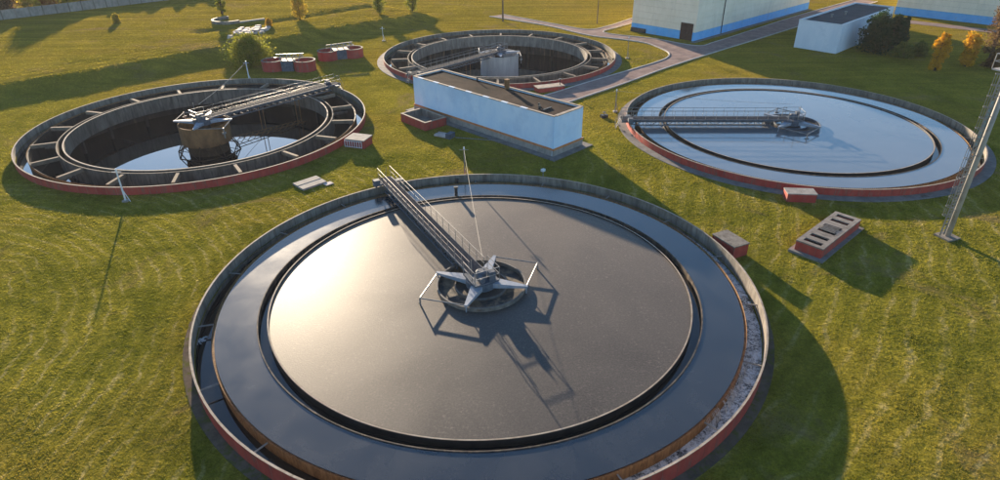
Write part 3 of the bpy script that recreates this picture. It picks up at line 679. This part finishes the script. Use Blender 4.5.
for (x, y, z, lab) in ((-4.3, 59.25, -.3, 'small dark post standing in the outer channel of the near tank'), (-4.2, 56.0, .3, 'small dark post standing on the inner ring of the near tank')):
    t = thing('dark_post', (x, y, z), lab, 'post', R(10)); MB().box(-.14, .14, -.1, .1, 0, .75).build('body', 'dark_metal', t); MB().box(-.2, .2, -.14, .14, .75, .85).build('cap', 'dark_metal', t)

# round red pits by the embankment
def twin_pits(cs, r, H, label, ang, bx):
    t = thing('twin_pits', (*cs[0], 0), label, 'pit'); o0 = np.array(cs[0])
    for c in cs:
        d = np.array(c)-o0
        MB().lathe([(r-.2, -.3), (r, -.3), (r, H), (r-.2, H)], 32, cx=d[0], cy=d[1]).build('drum_wall', 'red_paint', t, False)
        MB().lathe([(r-.23, H+.001), (r+.03, H+.001), (r+.03, H+.08), (r-.23, H+.08)], 32, cx=d[0], cy=d[1]).build('coping', 'concrete', t)
        MB().lathe([(.001, .3), (r-.21, .3)], 32, closed=False, cx=d[0], cy=d[1]).build('floor', 'sludge', t)
    m_ = (np.array(cs[0])+np.array(cs[1]))/2-o0
    g = MB(); g.box(-bx, bx, -1.1, .9, -.3, H+.1); q = g.build('valve_chamber', 'steel', t, False, (m_[0], m_[1], 0), ang)
    g = MB()
    for i in range(4): x = -1.6+i*1.05; g.tube((x, .2, H-.2), (x+.3, .9, H+.75), .09, n=7); g.tube((x+.3, .9, H+.75), (x+.9, .3, H+.5), .09, n=7)
    g.bar((-2.2, .9, H+.7), (2.4, .9, H+.85), .10); g.bar((-2.2, -.2, H+.45), (2.4, -.2, H+.55), .10)
    g.build('pipework', 'rail', q)
    return t
twin_pits([(-37.0, 105.6), (-31.7, 105.4)], 1.75, 1.55, 'pair of round red pits with pipes beside the rounded bush', 0, .95)
twin_pits([(-29.6, 112.6), (-25.6, 114.4)], 1.75, 1.45, 'pair of round red pits further back on the left, under the embankment', R(24), 1.3)

# ------------------------------------------------------------------ poles, cables, mast
def post(loc, h, label, r=.07, lamp=False, mat='pole'):
    t = thing('post', (*loc, 0), label, 'post'); MB().tube((0, 0, -.2), (0, 0, h), r, r*.75, n=10).build('shaft', mat, t)
    MB().box(-.25, .25, -.25, .25, -.2, .12).build('footing', 'pale_concrete', t)
    if lamp:
        MB().tube((-.45, 0, h-.1), (.45, 0, h-.1), .03, n=6).build('cross_bar', mat, t); MB().tube((.45, 0, -.1), (.05, 0, 1.1), .04, n=6).build('brace', mat, t)
        MB().tube((0, 0, h), (0, 0, h+.22), .1, .06, n=10).build('cap', 'white_metal', t)
    return t
post((-36.1, 55.8), 3.15, 'pale post with a foot brace at the near edge of the left tank', .09, True, 'white_metal')
post((-38.4, 98.0), 3.05, 'pale post behind the left tank below the rounded bush', .09, True, 'white_metal')
post((-3.55, 60.4), 3.3, 'thin pole behind the near tank carrying a cable to its hub', .06, True, 'rail')
post((22.2, 111.5), 3.4, 'thin post on the grass between the drained tank and the road', .06, True, 'rail')
post((15.4, 82.2), 2.8, 'thin post at the left rim of the right tank', .08, True, 'rail')
post((-22.3, 127.0), 2.4, 'short pale post at the foot of the embankment behind the drained tank', .05, True, 'white_metal')
def cable(a, b, sag, label, r=.016):
    m_ = MB(); P = [Vector(a).lerp(Vector(b), i/14) - Vector((0, 0, sag*4*(i/14)*(1-i/14))) for i in range(15)]
    for i in range(14): m_.tube(P[i], P[i+1], r, n=5, cap=False)
    tag(m_.build('cable', 'cable'), label, 'cable')
cable((-3.55, 60.4, 3.25), (-1.3, 39.9, 2.9), .25, 'thin power cable spanning to the hub of the near tank', .012)
cable((-38.4, 98.0, 3.1), (-37.2, 77.4, 2.9), .3, 'power cable spanning to the rusty drum of the left tank', .03)
cable((15.4, 82.2, 2.8), (35.6, 75.6, 2.9), .25, 'thin cable spanning to the hub of the right tank')
def utility_pole(loc, h, label, r):
    t = thing('utility_pole', (*loc, 0), label, 'pole'); MB().tube((0, 0, -.3), (0, 0, h), r, r*.6, n=12).build('shaft', 'wood', t)
    MB().box(-.9, .9, -.06, .06, h-.6, h-.45).build('cross_arm', 'wood', t)
    im = MB().tube((0, 0, 0), (0, 0, .2), .05, n=8).mesh('insulator', 'white_metal')
    for x in (-.8, .0, .8): link('insulator', im, t, (x, 0, h-.45 if x else h))
utility_pole((1.0, 146.2), 9., 'dark utility pole on the meadow behind the drained tank', .2)
utility_pole((21.3, 143.0), 7.5, 'thin utility pole beside the road left of the cream hall', .11)
def mast():
    t = thing('floodlight_mast', (38.1, 47.5, 0), 'tall grey mast with caged ladder at the right edge', 'mast'); t.rotation_euler = (0, R(.4), R(20))
    H = 19
    MB().tube((0, 0, -.4), (0, 0, H), .24, .17, n=16).build('shaft', 'mast', t, True)
    la = MB()
    for x in (-.5, -.98): la.bar((x, 0, .3), (x, 0, 14.2), .09)
    l = la.build('ladder', 'rail', t); rm = MB().bar((-.98, 0, 0), (-.5, 0, 0), .05).mesh('rung', 'rail')
    for i in range(46): link('rung', rm, l, (0, 0, .5+i*.3))
    bm_ = MB().bar((-.5, 0, 0), (-.2, 0, 0), .05).mesh('bracket', 'mast')
    for i in range(9): link('bracket', bm_, l, (0, 0, 1+i*1.6))
    cg = MB()
    for x, y in ((-1.32, .0), (-1.15, .28), (-1.15, -.28)): cg.bar((x, y, 2.2), (x, y, 14.0), .03)
    cage = cg.build('safety_cage', 'rail', t)
    hp = MB(); q = [(-.98, .0), (-.98, .26), (-1.15, .32), (-1.32, .18), (-1.32, -.18), (-1.15, -.32), (-.98, -.26), (-.98, 0)]
    for a, b_ in zip(q[:-1], q[1:]): hp.bar((*a, 0), (*b_, 0), .025, .05)
    hm = hp.mesh('hoop', 'rail')
    for i in range(15): link('hoop', hm, cage, (0, 0, 2.2+i*.84))
    MB().bar((-.5, .22, 8.2), (-.5, .22, 11.8), .22, .16).build('cable_box', 'teal_metal', t)
    pf = MB().box(-1.0, 1.0, -.8, .8, 14.1, 14.2)
    for x, y in ((-1., -.8), (1., -.8), (1., .8), (-1., .8), (0, -.8), (0, .8)): pf.tube((x, y, 14.2), (x, y, 15.3), .03, n=6)
    for z in (14.75, 15.3):
        c4 = [(-1., -.8, z), (1., -.8, z), (1., .8, z), (-1., .8, z)]
        for i in range(4): pf.tube(c4[i], c4[(i+1) % 4], .03, n=6)
    pf.build('platform', 'mast', t)
    fl = MB().box(-.3, .3, -.12, .12, -.22, .22).mesh('floodlight', 'white_metal')
    for x in (-.8, .0, .8): link('floodlight', fl, t, (x, -.95, 15.3))
    MB().box(-.7, .7, -.7, .7, -.3, .1).build('footing', 'concrete', t)
mast()

# ------------------------------------------------------------------ far wall, culvert
def far_wall():
    a = np.array([-112., 138.]); d = np.array([math.cos(R(46.5)), math.sin(R(46.5))]); n = 22; st = 2.6
    t = thing('boundary_wall', (*a, MOUND_H-.1), 'long pale concrete panel wall in front of the autumn trees', 'wall', R(46.5))
    pm = MB().box(.06, st-.06, -.05, .05, -.2, 2.0).mesh('panel', 'pale_concrete'); qm = MB().box(-.11, .11, -.11, .11, -.4, 2.1).mesh('pillar', 'concrete')
    for i in range(n): link('panel', pm, t, (i*st, 0, 0))
    for i in range(n+1): link('pillar', qm, t, (i*st, 0, 0))
far_wall()
def culvert():
    x, y = -56.5, 139.5; z = float(height(x, y))
    t = thing('culvert_headwall', (x, y, MOUND_H-.3), 'curved grey concrete culvert wall on the raised field', 'culvert', R(40))
    MB().lathe([(3.0, -.9), (3.35, -.9), (3.35, .75), (3.0, .75)], 24, R(70), R(290)).build('curved_wall', 'concrete', t)
    MB().lathe([(2.95, .751), (3.4, .751), (3.4, .85), (2.95, .85)], 24, R(70), R(290)).build('coping', 'coping', t)
    MB().box(.5, 6.5, -3.1, -2.7, -.9, .55).build('wing_wall', 'pale_concrete', t)
    MB().lathe([(.001, -.6), (3.0, -.6)], 24, closed=False).build('floor', 'dark_concrete', t)
    b_ = MB()
    for i in range(70):
        cx, cy = RNG.normal(-48.5, 1.6), RNG.normal(128.8, 1.9); s = RNG.uniform(.15, .5); zz = float(height(cx, cy))+s*.3
        pts = [(cx+s*RNG.uniform(.7, 1.2)*i_, cy+s*RNG.uniform(.7, 1.2)*j_, zz+s*.7*k_) for k_ in (-1, 1) for i_, j_ in ((-1, -1), (1, -1), (1, 1), (-1, 1))]
        b_.hexa(pts)
    tag(b_.build('rubble', 'stone'), 'heap of pale broken stones at the top of the embankment', 'rubble', None, 'stuff')
culvert()

# ------------------------------------------------------------------ trees
def leaves_mesh(name, clumps, per, size, mat):
    """clumps: list of (centre, radius vec); leaf quads spread through each"""
    V_, F_ = [], []
    C = np.array([c for c, r in clumps]); RR = np.array([r for c, r in clumps]); n = len(clumps)*per
    idx = np.repeat(np.arange(len(clumps)), per)
    d = RNG.normal(size=(n, 3)); d /= np.linalg.norm(d, axis=1)[:, None]; q = RNG.random(n)**.45
    P = C[idx]+d*RR[idx]*q[:, None]
    a = RNG.normal(size=(n, 3)); a /= np.linalg.norm(a, axis=1)[:, None]; b = np.cross(a, RNG.normal(size=(n, 3))); b /= np.linalg.norm(b, axis=1)[:, None]
    s = size*RNG.uniform(.6, 1.3, n)[:, None]
    v = np.stack([P-a*s, P+b*s*.55, P+a*s, P-b*s*.55], 1).reshape(-1, 3)
    me = bpy.data.meshes.new(name); me.vertices.add(4*n); me.vertices.foreach_set('co', v.ravel()); me.loops.add(4*n); me.loops.foreach_set('vertex_index', np.arange(4*n))
    me.polygons.add(n); me.polygons.foreach_set('loop_start', np.arange(n)*4); me.polygons.foreach_set('loop_total', np.full(n, 4)); me.update(calc_edges=True)
    me.materials.append(MT[mat]); return me
def tree(x, y, h, wid, mat, label, shape='round', name='tree', dens=1., trunk=.25, cat='tree', size=.24, group=None, bare=.22):
    z = float(height(x, y)); t = thing(name, (x, y, z), label, cat, 0, group)
    tb = MB(); tr_ = .03*h+.04; top = h*.8; kink = Vector((RNG.uniform(-.2, .2), RNG.uniform(-.2, .2), h*.4))
    tb.tube((0, 0, -.3), kink, tr_, tr_*.7, n=8); tb.tube(kink, (kink.x*1.5, kink.y*1.5, top), tr_*.7, tr_*.2, n=8)
    clumps = []; nc = int((16 if shape == 'round' else 14)*dens)
    for i in range(nc):
        f = (i+.5)/nc; zz = h*(bare+(1-bare)*f); a = i*2.4+RNG.uniform(-.5, .5)
        if shape == 'round': prof = math.sin(math.pi*min(1, .15+.8*f))**.7
        elif shape == 'cone': prof = (1-f)**.8*.95+.08
        elif shape == 'bush': prof = math.cos(math.pi/2*f)**.6
        else: prof = .35+.65*math.sin(math.pi*(.1+.85*f))
        rr = wid/2*prof*RNG.uniform(.35, .8); c = (rr*math.cos(a), rr*math.sin(a), zz)
        cr = wid*.24*RNG.uniform(.7, 1.25)*(.6+.5*prof); clumps.append((c, (cr, cr, cr*RNG.uniform(.7, 1.1))))
        if shape != 'bush': tb.tube((kink.x*f, kink.y*f, min(zz*.75, top*.95)), c, tr_*.28, tr_*.06, n=5)
        else: tb.tube((0, 0, 0), c, .06, .015, n=5)
    tb.build('trunk', 'bark', t); link('crown', leaves_mesh('crown', clumps, int(95*dens**.3), size, mat), t)
    return t
tree(66.2, 114.6, 6.3, 5.4, 'leaf_dark', 'tall dark conifer at the right side of the white shed', 'round', 'conifer', 2.2, bare=.08)
tree(70.8, 117.5, 5.6, 4.6, 'leaf_dark', 'dark conifer behind the tall one beside the white shed', 'cone', 'conifer', 2.0, bare=.05)
tree(74.2, 120.5, 4.6, 3.0, 'leaf_dark', 'smallest dark conifer at the right end of the shed group', 'cone', 'conifer', 1.6, bare=.05)
tree(69.0, 110.6, 2.3, 3.4, 'leaf_green', 'low green shrub in front of the dark conifers', 'bush', 'shrub', 1.3, cat='shrub', bare=.1)
tree(72.6, 111.6, 2.2, 2.8, 'leaf_green', 'low green shrub right of the dark conifers', 'bush', 'shrub', 1.3, cat='shrub', bare=.1)
tree(69.6, 101.9, 5.6, 2.5, 'leaf_orange', 'slim orange autumn tree on the lawn behind the right tank', 'slim', 'tree', 1.7, bare=.06, size=.2)
tree(76.2, 104.6, 4.9, 2.9, 'leaf_orange', 'orange autumn tree second from the right edge behind the right tank', 'slim', 'tree', 1.7, bare=.06, size=.2)
tree(81.5, 106.8, 9.5, 4.4, 'leaf_brown', 'tall dark thin leaved tree at the top right corner', 'slim', 'tree', 1.5, bare=.15, size=.2)
tree(79.5, 103.0, 1.8, 3.0, 'leaf_brown', 'brownish low shrub below the orange trees', 'bush', 'shrub', 1.1, cat='shrub', bare=.1)
tree(84.3, 104.5, 3.8, 3.2, 'leaf_yellow', 'yellow shrub at the right edge behind the mast', 'bush', 'shrub', 1.6, cat='shrub', bare=.1)
tree(-41.9, 109.2, 4.3, 8.0, 'leaf_bush', 'rounded yellow green bush behind the left tank', 'bush', 'bush', 5.0, cat='bush', size=.17, bare=.08)
tree(-42.3, 141.8, 5.6, 3.6, 'leaf_yellow', 'bright yellow tree on top of the embankment', 'slim', 'tree', 1.6, bare=.1, size=.2)
tree(-61.3, 148.6, 7.5, 2.6, 'leaf_bush', 'slim yellow green tree beside the culvert wall', 'slim', 'tree', 1.5, bare=.08, size=.2)
tree(-26.2, 147.6, 4.2, 2.9, 'leaf_bush', 'left one of two small trees above the embankment', 'slim', 'tree', 1.2, bare=.1, size=.2)
tree(-19.7, 153.6, 5.4, 3.3, 'leaf_bush', 'right one of two small trees above the embankment', 'slim', 'tree', 1.3, bare=.1, size=.2)
tree(-46.5, 134.5, 1.3, 1.4, 'leaf_orange', 'tiny orange shrub beside the stone heap', 'bush', 'shrub', .8, cat='shrub', bare=.1)
tree(-80.0, 139.5, 1.6, 2.0, 'leaf_yellow', 'small yellow shrub on the raised field below the boundary wall', 'bush', 'shrub', .9, cat='shrub', bare=.1)
_mats = ['leaf_yellow', 'leaf_red', 'leaf_yellow', 'leaf_brown', 'leaf_orange', 'leaf_green']
row = [(-124+3.05*i+RNG.uniform(-.6, .6), 138.5+3.2*i+RNG.uniform(-1.5, 1.5), _mats[(i*5+i//4) % 6], 3.4+RNG.uniform(0, 1.0)) for i in range(16)]
row[9] = (-105.5, 167.5, 'leaf_green', 8.0)
nth = ['first', 'second', 'third', 'fourth', 'fifth', 'sixth', 'seventh', 'eighth', 'ninth', 'tenth', 'eleventh', 'twelfth', 'thirteenth', 'fourteenth', 'fifteenth', 'sixteenth']
for i, (x, y, mm, hh) in enumerate(row):
    tree(x, y, hh, 4.6 if hh < 5 else 9.5, mm, nth[i]+' autumn tree from the left behind the long boundary wall', 'round', 'tree', 1.2 if hh < 5 else 4.0, group='trees behind the boundary wall', size=.28, bare=.12)

# ------------------------------------------------------------------ grass
def in_rect(x, y, o, ang, x0, x1, y0, y1):
    c, s = math.cos(ang), math.sin(ang); dx, dy = x-o[0], y-o[1]; u = dx*c+dy*s; v = -dx*s+dy*c
    return (u > x0) & (u < x1) & (v > y0) & (v < y1)
def grass(n):
    # density falls off with distance from the lawn's viewpoint side, as clumps get larger
    r = np.exp(RNG.uniform(math.log(21), math.log(190), n)); a = RNG.uniform(-.93, .93, n)
    x = r*np.sin(a); y = r*np.cos(a)
    bad = np.zeros(n, bool); ap = {1: 20.55, 2: 20.05, 3: 21.1, 4: 21.0}
    for k, c in TC.items(): bad |= np.hypot(x-c[0], y-c[1]) < ap[k]+.05
    bad |= in_poly(x, y, ROAD) | in_poly(x, y, svc)
    bad |= in_rect(x, y, (5.95, 66.35), R(45.2), -.95, 7, -.95, 25.2)|in_rect(x, y, (37.2, 124.5), R(43.2), -1.2, 50, -.9, 15)|in_rect(x, y, (59.2, 113.7), R(43.6), 0, 26, 0, 7.5)
    bad |= in_rect(x, y, (27.8, 47.3), R(42.5), -4.2, 4.2, -1.45, 1.45)|in_rect(x, y, (-9.6, 78.3), R(-48), -2.6, 2.6, -1.7, 1.7)|in_rect(x, y, (-19.3, 59.6), R(45), -1.4, 1.7, -1.7, 1.)
    bad |= in_rect(x, y, (19.05, 46), R(116), -1.3, 1.3, -.8, .8)|in_rect(x, y, (28.6, 55.1), R(-6), -1.4, 1.4, -.7, .7)|in_rect(x, y, (-16.35, 70.6), R(-18), -1.3, 1.3, -1.2, 1.1)|in_rect(x, y, (7.4, 92.6), R(20), -2.1, 2.1, -.8, .8)
    for c in ((-37, 105.6), (-31.7, 105.4), (-29.6, 112.6), (-25.6, 114.4)): bad |= np.hypot(x-c[0], y-c[1]) < 1.8
    x = x[~bad]; y = y[~bad]; r = r[~bad]; n = len(x); z = height(x, y)
    k = 3; x = np.repeat(x, k); y = np.repeat(y, k); z = np.repeat(z, k); r = np.repeat(r, k); m_ = len(x)
    sc = np.clip(r/45, .8, 1.5); hgt = RNG.uniform(.025, .07, m_)*np.sqrt(sc); wd = RNG.uniform(.02, .045, m_)*sc; ya = RNG.uniform(0, 6.28, m_); le = RNG.uniform(0, .9, m_); la = RNG.uniform(0, 6.28, m_)
    jx = RNG.normal(0, .05, m_)*sc; jy = RNG.normal(0, .05, m_)*sc; x = x+jx; y = y+jy; dx, dy = np.cos(ya)*wd, np.sin(ya)*wd
    v = np.stack([np.c_[x-dx, y-dy, z-.02], np.c_[x+dx, y+dy, z-.02], np.c_[x+np.cos(la)*le*hgt, y+np.sin(la)*le*hgt, z+hgt]], 1).reshape(-1, 3)
    me = bpy.data.meshes.new('grass'); me.vertices.add(3*m_); me.vertices.foreach_set('co', v.ravel()); me.loops.add(3*m_); me.loops.foreach_set('vertex_index', np.arange(3*m_))
    me.polygons.add(m_); me.polygons.foreach_set('loop_start', np.arange(m_)*3); me.polygons.foreach_set('loop_total', np.full(m_, 3)); me.update(calc_edges=True)
    me.materials.append(MT['grass_blade']); tag(link('grass', me), 'short mown meadow grass between the tanks', 'grass', None, 'stuff')
grass(400000)

# ------------------------------------------------------------------ thin evening haze
m = bpy.data.materials.new('haze'); m.use_nodes = True; MT['haze'] = m
m.node_tree.nodes.remove(m.node_tree.nodes['Principled BSDF']); pv = nd(m, 'ShaderNodeVolumePrincipled')
pv.inputs['Color'].default_value = (.92, .94, 1, 1); pv.inputs['Density'].default_value = .00011; pv.inputs['Anisotropy'].default_value = .15
lk(m, pv.outputs[0], m.node_tree.nodes['Material Output'].inputs['Volume'])
hz = MB().box(-1700, 1700, -1600, 1750, -6.5, 34).build('haze', 'haze'); tag(hz, 'thin pale evening haze over the whole site', 'haze', None, 'stuff')
